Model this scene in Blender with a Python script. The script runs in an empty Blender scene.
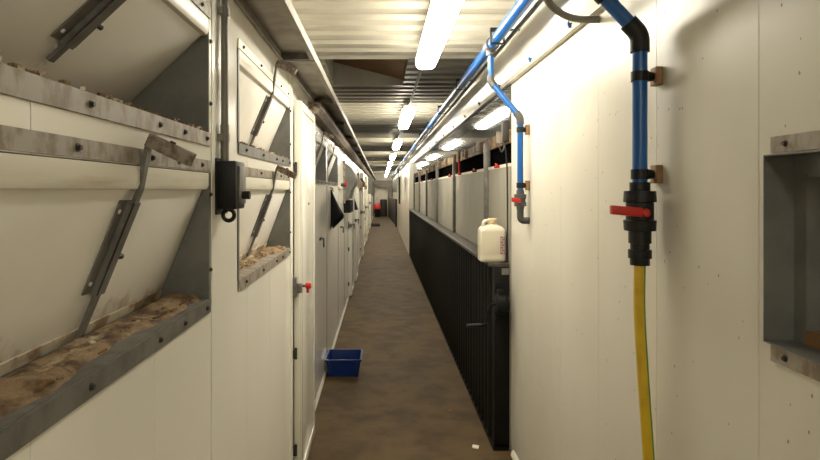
import bpy, bmesh, math, random
from mathutils import Vector, Matrix, noise
random.seed(7)
S = bpy.context.scene
C = S.collection

# ------------------------------------------------------------------ camera, world, exposure
cam_d = bpy.data.cameras.new('camera')
cam_d.sensor_width = 36.0
cam_d.lens = 36.0 * 600 / 820
cam_d.shift_x = 29 / 820
cam_d.shift_y = -40 / 820
cam_d.clip_start = 0.02
cam = bpy.data.objects.new('camera', cam_d)
C.objects.link(cam)
cam.location = (0, 0, 1.6)
cam.rotation_euler = (math.radians(90), 0, 0)
S.camera = cam

w = bpy.data.worlds.new('world')
S.world = w
w.use_nodes = True
w.node_tree.nodes['Background'].inputs[0].default_value = (0.9, 0.8, 0.6, 1)
w.node_tree.nodes['Background'].inputs[1].default_value = 0.01
S.view_settings.view_transform = 'Standard'
S.view_settings.look = 'None'
S.view_settings.exposure = 0.0
S.view_settings.gamma = 1.0
S.view_settings.use_curve_mapping = False

LAMP_COLOR = (1.0, 0.93, 0.77)
LAMP_POWER = 45.0
CEIL = 2.55
XL, XL2, XR = -0.47, -0.49, 0.80      # near left wall, farther left wall, right wall
YB, YE = -3.35, 37.0                  # corridor ends

# ------------------------------------------------------------------ materials
MATS = {}
def mat(name, col, rough=0.5, metal=0.0, col2=None, scale=8.0, stretch=(1, 1, 1), lo=0.35, hi=0.7,
        bump=0.0, bscale=60.0, detail=6.0, spec=0.5, rvar=0.0, specks=None, emit=None, col3=None, scale3=3.0,
        lo3=0.5, hi3=0.75, stretch3=(1, 1, 1)):
    if name in MATS: return MATS[name]
    m = bpy.data.materials.new(name); m.use_nodes = True
    nt = m.node_tree; N = nt.nodes; Lk = nt.links
    b = N['Principled BSDF']
    b.inputs['Roughness'].default_value = rough
    b.inputs['Metallic'].default_value = metal
    b.inputs['Specular IOR Level'].default_value = spec
    b.inputs['Base Color'].default_value = (*col, 1)
    tc = N.new('ShaderNodeTexCoord')
    def tex(sc, st, lo_, hi_, det=detail):
        mp = N.new('ShaderNodeMapping'); mp.inputs['Scale'].default_value = st
        Lk.new(tc.outputs['Object'], mp.inputs['Vector'])
        nz = N.new('ShaderNodeTexNoise'); nz.inputs['Scale'].default_value = sc; nz.inputs['Detail'].default_value = det
        nz.inputs['Roughness'].default_value = 0.6
        Lk.new(mp.outputs[0], nz.inputs['Vector'])
        r = N.new('ShaderNodeMapRange'); r.inputs['From Min'].default_value = lo_; r.inputs['From Max'].default_value = hi_
        r.interpolation_type = 'SMOOTHSTEP'
        Lk.new(nz.outputs['Fac'], r.inputs['Value'])
        return nz, r
    def mix(fac, a_sock, colb):
        mx = N.new('ShaderNodeMix'); mx.data_type = 'RGBA'
        Lk.new(fac, mx.inputs[0])
        if isinstance(a_sock, tuple): mx.inputs[6].default_value = (*a_sock, 1)
        else: Lk.new(a_sock, mx.inputs[6])
        mx.inputs[7].default_value = (*colb, 1)
        return mx.outputs[2]
    cur = col
    if col2:
        nz, r = tex(scale, stretch, lo, hi); cur = mix(r.outputs[0], cur, col2)
        if rvar:
            rr = N.new('ShaderNodeMapRange'); rr.inputs['To Min'].default_value = rough; rr.inputs['To Max'].default_value = rough + rvar
            Lk.new(r.outputs[0], rr.inputs['Value']); Lk.new(rr.outputs[0], b.inputs['Roughness'])
    if col3:
        nz, r = tex(scale3, stretch3, lo3, hi3); cur = mix(r.outputs[0], cur, col3)
    if specks:
        sc, thr, colr = specks
        vo = N.new('ShaderNodeTexVoronoi'); vo.inputs['Scale'].default_value = sc
        mp = N.new('ShaderNodeMapping'); mp.inputs['Scale'].default_value = (1, 1, 0.7)
        Lk.new(tc.outputs['Object'], mp.inputs['Vector'])
        Lk.new(mp.outputs[0], vo.inputs['Vector'])
        ad = N.new('ShaderNodeMath'); ad.operation = 'MULTIPLY_ADD'
        sep = N.new('ShaderNodeSeparateColor'); Lk.new(vo.outputs['Color'], sep.inputs[0])
        ad.inputs[1].default_value = -thr * 1.2; ad.inputs[2].default_value = thr
        Lk.new(sep.outputs[0], ad.inputs[0])
        lt = N.new('ShaderNodeMath'); lt.operation = 'LESS_THAN'
        Lk.new(vo.outputs['Distance'], lt.inputs[0]); Lk.new(ad.outputs[0], lt.inputs[1])
        cur = mix(lt.outputs[0], cur, colr)
    if not isinstance(cur, tuple): Lk.new(cur, b.inputs['Base Color'])
    if bump:
        nz, r = tex(bscale, (1, 1, 1), 0.0, 1.0)
        bp = N.new('ShaderNodeBump'); bp.inputs['Strength'].default_value = bump; bp.inputs['Distance'].default_value = 0.01
        Lk.new(nz.outputs['Fac'], bp.inputs['Height']); Lk.new(bp.outputs[0], b.inputs['Normal'])
    if emit:
        b.inputs['Emission Color'].default_value = (*emit[0], 1); b.inputs['Emission Strength'].default_value = emit[1]
    MATS[name] = m
    return m

WHITE = mat('white_panel', (.87, .84, .755), .16, col2=(.83, .795, .70), scale=1.6, stretch=(1, 1, .5), spec=.5, detail=2)
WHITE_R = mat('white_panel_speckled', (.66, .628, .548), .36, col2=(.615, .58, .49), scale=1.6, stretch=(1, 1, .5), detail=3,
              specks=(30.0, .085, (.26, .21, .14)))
FLAP = mat('flap_panel', (.88, .855, .79), .42, col2=(.84, .805, .72), scale=3, lo=.4, hi=.75)
STAIN = mat('stained_flap_edge', (.58, .52, .40), .6, col2=(.26, .17, .09), scale=14, lo=.45, hi=.62)
CREAM = mat('cream_frame', (.78, .745, .64), .35, col2=(.52, .40, .24), scale=6, stretch=(1, .35, 5), lo=.52, hi=.82)
GALV = mat('galvanised_steel', (.19, .18, .16), .5, .35, col2=(.12, .112, .10), scale=18, bump=.05)
GALV_P = mat('galvanised_plate', (.20, .20, .185), .5, .45, col2=(.15, .15, .14), scale=10)
GALV_D = mat('stained_galvanised_strip', (.33, .295, .25), .55, .2, col2=(.20, .155, .11), scale=16, stretch=(1, 1.5, 1),
             lo=.42, hi=.62, col3=(.46, .42, .35), scale3=9, lo3=.58, hi3=.75)
RUST = mat('corroded_grip', (.27, .23, .19), .7, .2, col2=(.13, .08, .05), scale=40, lo=.42, hi=.6)
RESID = mat('feed_residue', (.30, .205, .11), .9, col2=(.10, .055, .025), scale=16, lo=.42, hi=.62, bump=.5, bscale=120,
            col3=(.50, .40, .25), scale3=10, lo3=.54, hi3=.68, stretch3=(1.8, .6, 1))
DARKB = mat('dark_bolt', (.05, .045, .04), .5, .5)
BLACK = mat('black_plastic', (.010, .010, .010), .45, spec=.3)
BLACKR = mat('black_rubber', (.006, .006, .006), .7, spec=.2)
CONDUIT = mat('grey_conduit', (.20, .19, .16), .45)
BLUE = mat('blue_pipe', (.003, .095, .35), .3, spec=.5)
GREYF = mat('grey_fitting', (.07, .072, .072), .45)
RED = mat('red_plastic', (.52, .02, .012), .4)
BOX = mat('blue_crate', (.003, .022, .13), .3)
YEL = mat('yellow_hose', (.62, .42, .015), .45, col2=(.52, .33, .01), scale=12)
GREEN = mat('green_stripe', (.03, .24, .05), .5)
FLOOR = mat('concrete', (.106, .067, .028), .68, col2=(.062, .038, .016), scale=4.5, lo=.38, hi=.68, bump=.12, bscale=40,
            col3=(.042, .027, .015), scale3=1.1, lo3=.55, hi3=.78, stretch3=(.8, 2.2, 1), spec=.2, specks=(9.0, .05, (.13, .10, .065)))
ROOFD = mat('dull_corrugated_sheet', (.17, .16, .135), .5, .2, col2=(.13, .12, .10), scale=3, spec=.3)
ROOF = mat('corrugated_sheet', (.50, .475, .40), .5, .0, col2=(.44, .41, .335), scale=3, spec=.3)
BEAM = mat('galvanised_channel', (.34, .32, .27), .5, .3, col2=(.22, .19, .15), scale=6)
PLY = mat('brown_plywood', (.20, .105, .04), .75, col2=(.13, .068, .027), scale=5, stretch=(1, 6, 1))
WOODB = mat('timber_batten', (.22, .145, .075), .75, col2=(.09, .05, .025), scale=7, stretch=(1, 1.2, 1), lo=.42, hi=.62,
            col3=(.30, .23, .14), scale3=9, lo3=.55, hi3=.7)
COVE = mat('glossy_white_cove', (.80, .77, .68), .16, col2=(.75, .71, .61), scale=2, detail=2)
PAD = mat('tan_timber_pad', (.30, .17, .075), .7, col2=(.20, .105, .045), scale=20)
GLOSS = mat('glossy_grey_board', (.085, .088, .088), .05, .0, col2=(.06, .06, .057), scale=5, spec=.22)
GPAN = mat('grey_pen_panel', (.34, .32, .265), .5, col2=(.27, .25, .20), scale=3, stretch=(1, 1, .4))
GATE = mat('dark_gate_metal', (.006, .0065, .0065), .45, .0, spec=.18, col2=(.010, .008, .006), scale=9, stretch=(1, 1, .2))
CAPG = mat('dull_grey_cap', (.07, .062, .05), .5, .2, col2=(.04, .032, .024), scale=8)
PAINTED_DARK = mat('painted_room_dark', (.003, .003, .003), 1.0, spec=0)  # near-black colour stands in for the darkness of the unlit pen
JUG = mat('cream_plastic', (.60, .55, .43), .42)
CAPM = mat('tan_cap', (.58, .46, .25), .45)
LAMPB = mat('lamp_housing', (.62, .60, .52), .45)
LAMPM = mat('lamp_diffuser', (.9, .88, .8), .4, emit=(LAMP_COLOR, LAMP_POWER))
LEAF = mat('brown_scrap', (.16, .08, .03), .8)
SCRAP = mat('white_scrap', (.72, .68, .58), .7)

def stain_flap(m):
    nt = m.node_tree; N = nt.nodes; Lk = nt.links; b = N['Principled BSDF']
    src = b.inputs['Base Color'].links[0].from_socket
    tc = N.new('ShaderNodeTexCoord'); sx = N.new('ShaderNodeSeparateXYZ'); Lk.new(tc.outputs['Object'], sx.inputs[0])
    nz = N.new('ShaderNodeTexNoise'); nz.inputs['Scale'].default_value = 9; nz.inputs['Detail'].default_value = 8; nz.inputs['Roughness'].default_value = .7
    Lk.new(tc.outputs['Object'], nz.inputs['Vector'])
    k = N.new('ShaderNodeMath'); k.operation = 'MULTIPLY_ADD'; Lk.new(sx.outputs[2], k.inputs[0]); k.inputs[1].default_value = -2.4; Lk.new(nz.outputs['Fac'], k.inputs[2])
    r = N.new('ShaderNodeMapRange'); r.inputs['From Min'].default_value = .40; r.inputs['From Max'].default_value = .58; r.inputs['To Max'].default_value = .8
    Lk.new(k.outputs[0], r.inputs['Value'])
    mx = N.new('ShaderNodeMix'); mx.data_type = 'RGBA'; Lk.new(r.outputs[0], mx.inputs[0]); Lk.new(src, mx.inputs[6]); mx.inputs[7].default_value = (.33, .20, .11, 1)
    Lk.new(mx.outputs[2], b.inputs['Base Color'])
stain_flap(FLAP)

# ------------------------------------------------------------------ mesh builder
class MB:
    def __init__(s): s.v = []; s.f = []
    def add(s, vs, fs):
        o = len(s.v); s.v += [Vector(p) for p in vs]; s.f += [tuple(i + o for i in f) for f in fs]; return s
    def box(s, a, b):
        (x0, y0, z0), (x1, y1, z1) = a, b
        return s.add([(x0, y0, z0), (x1, y0, z0), (x1, y1, z0), (x0, y1, z0), (x0, y0, z1), (x1, y0, z1), (x1, y1, z1), (x0, y1, z1)],
                     [(0, 3, 2, 1), (4, 5, 6, 7), (0, 1, 5, 4), (1, 2, 6, 5), (2, 3, 7, 6), (3, 0, 4, 7)])
    def obox(s, c, u, v, n):
        c, u, v, n = map(Vector, (c, u, v, n))
        return s.add([c - u - v - n, c + u - v - n, c + u + v - n, c - u + v - n, c - u - v + n, c + u - v + n, c + u + v + n, c - u + v + n],
                     [(0, 3, 2, 1), (4, 5, 6, 7), (0, 1, 5, 4), (1, 2, 6, 5), (2, 3, 7, 6), (3, 0, 4, 7)])
    def tube(s, pts, r, n=12, caps=True, squash=None):
        pts = [Vector(p) for p in pts]; m = len(pts)
        rs = r if isinstance(r, (list, tuple)) else [r] * m
        t0 = (pts[-1] - pts[0]).normalized() if m > 2 and (pts[1] - pts[0]).length < 1e-6 else (pts[1] - pts[0]).normalized()
        a = Vector((0, 0, 1)) if abs(t0.z) < .9 else Vector((1, 0, 0))
        u = t0.cross(a).normalized(); o = len(s.v); prev = t0
        for i, p in enumerate(pts):
            if i == 0: t = t0
            elif i == m - 1: t = (pts[i] - pts[i - 1]).normalized()
            else: t = ((pts[i] - pts[i - 1]).normalized() + (pts[i + 1] - pts[i]).normalized()).normalized()
            if t.length < .5: t = prev.copy()
            q = prev.rotation_difference(t); u = q @ u; u = (u - t * u.dot(t)).normalized(); v = t.cross(u); prev = t
            k = 1.0
            if 0 < i < m - 1 and (pts[i] - pts[i - 1]).length > 1e-6:
                cs = (pts[i] - pts[i - 1]).normalized().dot(t); k = 1 / max(cs, .6)
            for j in range(n):
                an = 2 * math.pi * j / n
                s.v.append(p + (u * math.cos(an) + v * math.sin(an)) * rs[i] * (k if k < 1.05 else 1 + (k - 1) * .6))
        for i in range(m - 1):
            for j in range(n):
                a0 = o + i * n + j; a1 = o + i * n + (j + 1) % n
                s.f.append((a0, a1, a1 + n, a0 + n))
        if caps:
            s.f.append(tuple(o + j for j in reversed(range(n)))); s.f.append(tuple(o + (m - 1) * n + j for j in range(n)))
        return s
    def cyl(s, p0, p1, r, n=16): return s.tube([p0, p1], r, n)
    def prism(s, poly, axis, a, b):
        n = len(poly)
        def P(q, t):
            if axis == 'y': return (q[0], t, q[1])
            if axis == 'x': return (t, q[0], q[1])
            return (q[0], q[1], t)
        return s.add([P(q, a) for q in poly] + [P(q, b) for q in poly],
                     [tuple(range(n)), tuple(reversed(range(n, 2 * n)))] + [(i, i + n, (i + 1) % n + n, (i + 1) % n) for i in range(n)])
    def loft(s, secs, caps=True):
        n = len(secs[0]); o = len(s.v)
        for sec in secs: s.v += [Vector(p) for p in sec]
        for i in range(len(secs) - 1):
            for j in range(n):
                a0 = o + i * n + j; a1 = o + i * n + (j + 1) % n
                s.f.append((a0, a1, a1 + n, a0 + n))
        if caps:
            s.f.append(tuple(o + j for j in reversed(range(n)))); s.f.append(tuple(o + (len(secs) - 1) * n + j for j in range(n)))
        return s
    def mesh(s, name, m, origin=(0, 0, 0), smooth=True, bevel=0, seg=2):
        bm = bmesh.new(); org = Vector(origin)
        vs = [bm.verts.new(p - org) for p in s.v]
        for f in s.f:
            try: bm.faces.new([vs[i] for i in f])
            except ValueError: pass
        bmesh.ops.recalc_face_normals(bm, faces=bm.faces)
        if bevel:
            es = [e for e in bm.edges if len(e.link_faces) == 2 and e.calc_face_angle(0) > .6]
            bmesh.ops.bevel(bm, geom=es, offset=bevel, segments=seg, profile=.5, affect='EDGES', clamp_overlap=True)
        me = bpy.data.meshes.new(name); bm.to_mesh(me); bm.free()
        if smooth:
            for p in me.polygons: p.use_smooth = True
            me.set_sharp_from_angle(angle=math.radians(38))
        me.materials.append(m)
        return me
    def bbase(s):
        xs = [p.x for p in s.v]; ys = [p.y for p in s.v]; zs = [p.z for p in s.v]
        return Vector(((min(xs) + max(xs)) / 2, (min(ys) + max(ys)) / 2, min(zs)))
    def build(s, name, m, parent=None, bevel=0, smooth=True, seg=2, local=False):
        """verts are world coordinates unless local (then relative to the parent)"""
        if parent is not None:
            org = Vector((0, 0, 0)) if local else world_loc(parent)
            o = bpy.data.objects.new(name, s.mesh(name, m, org, smooth, bevel, seg)); C.objects.link(o); o.parent = parent
        else:
            org = s.bbase(); o = bpy.data.objects.new(name, s.mesh(name, m, org, smooth, bevel, seg)); C.objects.link(o); o.location = org
        return o
def world_loc(o):
    v = Vector(o.location)
    while o.parent: o = o.parent; v += Vector(o.location)
    return v
def tag(o, label, cat=None, group=None, kind=None):
    o['label'] = label
    if cat: o['category'] = cat
    if group: o['group'] = group
    if kind: o['kind'] = kind
    return o
def thing(name, label, cat, loc, group=None):
    o = bpy.data.objects.new(name, None); C.objects.link(o); o.location = loc; o.empty_display_size = .1
    return tag(o, label, cat, group)
def struct(name, label, loc=(0, 0, 0), cat=None):
    o = bpy.data.objects.new(name, None); C.objects.link(o); o.location = loc
    return tag(o, label, cat, None, 'structure')
def inst(name, me, parent, loc, rot=None):
    o = bpy.data.objects.new(name, me); C.objects.link(o); o.parent = parent; o.location = loc
    if rot: o.rotation_euler = rot
    return o
def arc(c, u, v, r, a0, a1, n=8):
    c, u, v = Vector(c), Vector(u), Vector(v)
    return [c + (u * math.cos(a) + v * math.sin(a)) * r for a in [a0 + (a1 - a0) * i / n for i in range(n + 1)]]
def fillet(pts, r, n=5):
    pts = [Vector(p) for p in pts]; out = [pts[0]]
    for i in range(1, len(pts) - 1):
        p, a, b = pts[i], (pts[i - 1] - pts[i]).normalized(), (pts[i + 1] - pts[i]).normalized()
        d = min(r, (pts[i - 1] - pts[i]).length * .49, (pts[i + 1] - pts[i]).length * .49)
        s_, e_ = p + a * d, p + b * d
        for k in range(n + 1):
            t = k / n; out.append(s_ * (1 - t) ** 2 + p * 2 * t * (1 - t) + e_ * t * t)
    out.append(pts[-1]); return out

def cut_panel(xf, sgn, y0, y1, z0, z1, holes, thick=.05):
    """wall panel with its face at xf (corridor on side sgn), holes = (y0,y1,z0,z1)"""
    g = .0011
    y0 += g; y1 -= g
    ys = sorted({y0, y1} | {min(max(h[k], y0), y1) for h in holes for k in (0, 1)})
    zs = sorted({z0, z1} | {min(max(h[k], z0), z1) for h in holes for k in (2, 3)})
    ny, nz = len(ys) - 1, len(zs) - 1
    def solid(i, j):
        if i < 0 or j < 0 or i >= ny or j >= nz: return False
        cy, cz = (ys[i] + ys[i + 1]) / 2, (zs[j] + zs[j + 1]) / 2
        return not any(h[0] < cy < h[1] and h[2] < cz < h[3] for h in holes)
    m = MB(); xb = xf - sgn * thick
    for i in range(ny):
        for j in range(nz):
            if not solid(i, j): continue
            a, b, c, d = ys[i], ys[i + 1], zs[j], zs[j + 1]
            for x in (xf, xb): m.add([(x, a, c), (x, b, c), (x, b, d), (x, a, d)], [(0, 1, 2, 3)])
            for (ii, jj, q) in ((i - 1, j, [(a, c), (a, d)]), (i + 1, j, [(b, c), (b, d)]), (i, j - 1, [(a, c), (b, c)]), (i, j + 1, [(a, d), (b, d)])):
                if not solid(ii, jj):
                    m.add([(xf, *q[0]), (xf, *q[1]), (xb, *q[1]), (xb, *q[0])], [(0, 1, 2, 3)])
    # weld
    return m
def weld_build(m, name, material, parent):
    bm = bmesh.new(); org = world_loc(parent)
    vs = [bm.verts.new(p - org) for p in m.v]
    for f in m.f: bm.faces.new([vs[i] for i in f])
    bmesh.ops.remove_doubles(bm, verts=bm.verts, dist=1e-5)
    bmesh.ops.recalc_face_normals(bm, faces=bm.faces)
    me = bpy.data.meshes.new(name); bm.to_mesh(me); bm.free(); me.materials.append(material)
    o = bpy.data.objects.new(name, me); C.objects.link(o); o.parent = parent
    return o

# ------------------------------------------------------------------ floor
fl = MB().box((-.75, YB - .1, -.08), (1.55, YE + .1, 0)).build('floor', FLOOR, smooth=False)
tag(fl, 'worn brown concrete floor running down the corridor', kind='structure')

# ------------------------------------------------------------------ ceiling of corrugated sheets, with a boarded opening
P = .22; SH = 5 * P; HY0 = 4.35
def sheet(x0, x1):
    prof = []
    for k in range(5):
        prof += [(k * P + .0, 0), (k * P + .135, .006), (k * P + .145, .045), (k * P + .205, .045)]
    prof.append((5 * P + .012, 0)); T = .003
    n = len(prof); m = MB()
    m.add([(x0, y, z) for y, z in prof] + [(x1, y, z) for y, z in prof] + [(x0, y, z + T) for y, z in prof] + [(x1, y, z + T) for y, z in prof],
          [(i, i + 1, n + i + 1, n + i) for i in range(n - 1)] + [(2 * n + i, 3 * n + i, 3 * n + i + 1, 2 * n + i + 1) for i in range(n - 1)] +
          [(i, 2 * n + i, 2 * n + i + 1, i + 1) for i in range(n - 1)] + [(n + i, n + i + 1, 3 * n + i + 1, 3 * n + i) for i in range(n - 1)] +
          [(0, n, 3 * n, 2 * n), (n - 1, 3 * n - 1, 4 * n - 1, 2 * n - 1)])
    return m
ceil = struct('ceiling', 'pale corrugated metal sheet ceiling with ribs across the corridor', (0, 0, CEIL))
me_full = sheet(-.53, .86).mesh('sheet', ROOF); me_dull = sheet(-.53, .86).mesh('sheet', ROOFD); me_r = sheet(.2, .86).mesh('sheet', ROOFD); me_l = sheet(-.53, -.43).mesh('sheet', ROOF)
k = -7
while HY0 + k * SH < YE:
    y = HY0 + k * SH
    if k == 0:
        inst('sheet', me_r, ceil, (0, y, 0)); inst('sheet', me_l, ceil, (0, y, 0))
    else: inst('sheet', me_dull if k in (1, 4, 5, 8, 12, 13, 17, 18, 22, 23, 27) else me_full, ceil, (0, y, .0015 * (k % 2)))
    k += 1
rb = .24; ye = HY0 + SH
MB().prism([(-.43, CEIL + .21), (.2, CEIL + .05), (.2, CEIL + .068), (-.43, CEIL + .228)], 'y', HY0 + .01, ye - .012).build('recess_board', PLY, ceil)
for (a, b, mm) in (((-.45, HY0, CEIL + .04), (-.43, ye, CEIL + rb), ROOF), ((.2, HY0, CEIL + .04), (.22, ye, CEIL + rb), PLY),
             ((-.43, ye - .012, CEIL + .0), (.2, ye + .008, CEIL + rb), GPAN), ((-.43, HY0 - .012, CEIL + .04), (.2, HY0 + .008, CEIL + rb), PLY)):
    MB().box(a, b).build('recess_board', mm, ceil)

# ------------------------------------------------------------------ left wall
ZT = CEIL + .03
U1 = (.57, 1.628); U2 = (1.975, 3.07); U3 = (4.50, 5.30); U4 = (5.52, 6.75)
ZL0, ZL1, ZU0, ZU1 = 1.303, 1.648, 1.755, 2.065
holesL = [(u[0], u[1], a, b) for u in (U1, U2) for a, b in ((ZL0, ZL1), (ZU0, ZU1))]
wl = struct('wall_left', 'white sandwich panel wall with feed hatches and doors', (XL, 0, 0))
ys = [-3.34, -2.9, -2.48, -2.05, -1.62, -1.19, -.76, -.33, .1, .375, .805, 1.245, 1.675, 2.105, 2.535, 2.96, 3.205]
for a, b in zip(ys[:-1], ys[1:]):
    weld_build(cut_panel(XL, 1, a, b, 0, ZT, holesL), 'panel', WHITE, wl)
# farther stretch, set back 2 cm
farh = [(u[0], u[1], 1.68, 2.02) for u in (U3, U4, (12.2, 13.2), (16.2, 17.2), (20.4, 21.4))]
ys = [3.205, 3.95, 4.4, 5.42, 6.85] + [6.85 + 1.15 * i for i in range(1, 27)]
for a, b in zip(ys[:-1], ys[1:]):
    weld_build(cut_panel(XL2, 1, a, b, 0, ZT, farh), 'panel', WHITE, wl)
# slim vertical cover strips between the hatch units
for ya, yb in ((1.655, 1.685), (3.088, 3.11)):
    MB().box((XL, ya, .02), (XL + .004, yb, 2.19)).build('cover_strip', WHITE, wl)
for y in (4.4, 5.42, 6.85, 8.0):
    MB().box((XL2, y - .005, .03), (XL2 + .003, y + .005, 1.64 if y < 7 else 1.28)).build('joint_strip', GALV_P, wl)
bl = MB().prism([(XL2, 0), (XL2 + .016, 0), (XL2 + .012, .018), (XL2, .03)], 'y', 3.93, YE).build('baseboard_left', CREAM)
tag(bl, 'thin cream sealing strip along the foot of the left wall', kind='structure')

# ------------------------------------------------------------------ right wall
wr = struct('wall_right', 'white panel wall with a boarded pen front farther down', (XR, 0, 0))
RH = (.18, 1.237, ZL0 - .015, 1.672)
YG0, YG1 = 3.68, 14.6                 # boarded stretch behind the dark gate
RAIL = 2.262
ys = [YB + .01, -2.96, -2.49, -2.02, -1.55, -1.08, -.61, -.14, .33, .80, 1.27, 1.742, 2.21, 2.68, 3.18, YG0]
for a, b in zip(ys[:-1], ys[1:]):
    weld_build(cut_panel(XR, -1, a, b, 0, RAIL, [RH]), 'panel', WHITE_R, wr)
for i in range(22):                    # upper band above the rail
    a = YB + .01 + i * 1.834
    MB().prism([(XR, RAIL), (XR - .11, CEIL - .002), (XR - .09, CEIL + .0), (XR + .05, CEIL), (XR + .05, RAIL)], 'y', a + .002, min(a + 1.832, YE)).build('upper_panel', COVE, wr, smooth=False)
posts = [4.43, 6.38, 8.33, 10.25, 12.15, 14.05]
edges = [YG0] + posts + [YG1]
XP = .79
for a, b in zip(edges[:-1], edges[1:]):
    c = (a + b) / 2 if b - a > 1 else None
    for (p, q) in ([(a, c), (c, b)] if c else [(a, b)]):
        MB().box((XP, p + .003, .0), (XP + .03, q - .003, 1.757)).build('pen_panel', GPAN, wr)
    MB().box((XP - .004, a, 1.745), (XP + .03, b, 1.765)).build('panel_edge', CREAM, wr)
    MB().box((XP, a + .002, 1.976), (XP + .03, b - .002, RAIL - .004)).build('glossy_board', GLOSS, wr, smooth=False)
    MB().box((XP + .002, a + .002, 1.892), (XP + .03, b - .002, 1.974)).build('timber_batten', WOODB, wr)
for y in posts:
    MB().box((XP - .028, y - .03, 1.13), (XP + .012, y + .03, 1.945)).build('post', GALV, wr, bevel=.003)
# timber blocks and brackets under the glossy board
for i in range(13):
    y = 3.86 + i * .83
    MB().box((XP - .02, y - .03, 1.90), (XP + .002, y + .03, 1.968)).build('timber_block', WOODB, wr)
    MB().box((XP - .026, y + .10, 1.91), (XP - .001, y + .115, 1.985)).build('bracket', GALV_D, wr)
wd = MB().box((1.45, YG0 - .3, 0), (1.5, YG1 + .3, 2.3)).build('wall_pen', PAINTED_DARK); tag(wd, 'back wall of the pen, coloured black for the unlit space', kind='structure')
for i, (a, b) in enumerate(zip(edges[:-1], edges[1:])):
    o = MB().box((XP + .02, a + .035, 1.765), (XP + .024, b - .035, 1.892)).build('black_gap_pane_%d' % (i + 1), PAINTED_DARK, smooth=False)  # opaque black pane, paints the darkness of the open gap
    tag(o, 'narrow black pane standing in for the unlit gap above the pen panels', kind='structure')
# farther stretch beyond the pen front: proud white panels
ys = [14.62 + 1.9 * i for i in range(7)]
for a, b in zip(ys[:-1], ys[1:]):
    MB().box((.69, a + .004, 0), (.85, b - .004, 2.255)).build('far_panel', WHITE, wr, smooth=False)
MB().box((.74, 26.03, 0), (.85, YE, 2.255)).build('far_panel', WHITE, wr, smooth=False)
o = MB().prism([(XR, 0), (XR - .018, 0), (XR - .014, .02), (XR, .035)], 'y', YB, YG0 - .06).build('baseboard_right', CREAM)
tag(o, 'cream sealing strip along the foot of the near right wall', kind='structure')
# rail
rl = struct('trim_1', 'pale steel rail along the top of the right wall', (XR, YB, RAIL))
MB().box((XR - .022, YB + .01, RAIL - .012), (XR - .0005, YE, RAIL + .001)).build('rail', CREAM, rl)
MB().box((XR - .026, YB + .01, RAIL - .014), (XR - .021, YE, RAIL + .012)).build('lip', BEAM, rl)
clipm = MB().box((-.012, -.008, -.008), (0, .008, .012)).box((-.017, -.005, .0), (-.011, .005, .018)).mesh('rail_clip', BLACK)
clipb = MB().box((-.012, -.008, -.008), (0, .008, .012)).box((-.017, -.005, .0), (-.011, .005, .018)).mesh('rail_clip', BLUE)
for i, y in enumerate([2.45, 3.1, 3.9, 4.7, 5.5, 6.4, 7.4, 8.4, 9.6, 11]):
    inst('rail_clip', clipb if i < 2 else clipm, rl, (-.022, y - YB, .008))

# end walls
o = MB().box((-.7, YE, 0), (1.0, YE + .08, ZT)).build('wall_back', WHITE, smooth=False); tag(o, 'pale end wall far down the corridor', kind='structure')
for a, b in (((-.48, YE - .5, 1.78), (.68, YE - .44, 2.18)), ((-.48, YE - .5, 0), (-.40, YE - .44, 1.78)), ((.40, YE - .5, 0), (.68, YE - .44, 1.78))):
    MB().box(a, b).build('portal_frame', ROOFD, o, smooth=False)
o = MB().box((-.7, YB - .08, 0), (1.0, YB, ZT)).build('wall_front', WHITE, smooth=False); tag(o, 'pale end wall behind the viewer', kind='structure')

# ------------------------------------------------------------------ doors
def door(n, xw, y0, y1, z1, proud, label, knob=False, latch_z=1.08):
    r = struct('door_%d' % n, label, (xw, (y0 + y1) / 2, 0)); x1 = xw + proud
    MB().box((xw + .0005, y0, .02), (x1, y1, z1)).build('leaf', WHITE, r, bevel=.006)
    e = .05
    for a, b in (((x1, y0 + .004, .03), (x1 + .008, y0 + e, z1 - .004)), ((x1, y1 - e, .03), (x1 + .008, y1 - .004, z1 - .004)),
                 ((x1, y0 + e, z1 - e), (x1 + .008, y1 - e, z1 - .004)), ((x1, y0 + e, .03), (x1 + .008, y1 - e, .09))):
        MB().box(a, b).build('edge_frame', WHITE, r, bevel=.003)
    for z in (.2, .72, 1.72):
        MB().box((xw, y0 - .03, z - .022), (xw + .014, y0 - .004, z + .022)).cyl((xw + .012, y0 - .008, z - .03), (xw + .012, y0 - .008, z + .03), .007, 8).build('hinge', DARKB, r)
    la = MB().box((xw, y0 - .045, latch_z - .05), (xw + .02, y0 - .003, latch_z + .05)).box((xw + .018, y0 - .035, latch_z - .03), (x1 + .012, y0 - .012, latch_z + .02)).build('latch', GALV, r, bevel=.002)
    if knob:
        kn = MB().cyl((x1 + .008, y0 + .025, latch_z), (x1 + .03, y0 + .025, latch_z), .008, 10).build('spindle', GALV, r)
        MB().tube([(x1 + .024, y0 + .025, latch_z), (x1 + .028, y0 + .025, latch_z), (x1 + .05, y0 + .025, latch_z), (x1 + .056, y0 + .025, latch_z)],
                  [.010, .016, .018, .011], 14).build('knob', RED, kn)
        MB().box((x1 + .03, y0 + .018, latch_z - .038), (x1 + .044, y0 + .032, latch_z + .004)).build('lever', RED, kn, bevel=.003)
    else:
        MB().cyl((x1, y0 + .04, latch_z), (x1 + .05, y0 + .04, latch_z), .012, 8).box((x1 + .03, y0 + .02, latch_z - .06), (x1 + .045, y0 + .06, latch_z + .02)).build('handle', DARKB, r)
    for z in (1.8, 1.52):
        MB().cyl((x1 + .008, y0 + .3, z), (x1 + .013, y0 + .3, z), .008, 6).build('screw', DARKB, r)
    return r
door(1, XL, 3.235, 3.90, 2.085, .035, 'white door with raised frame and red knob beside the near hatches', True)
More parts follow.
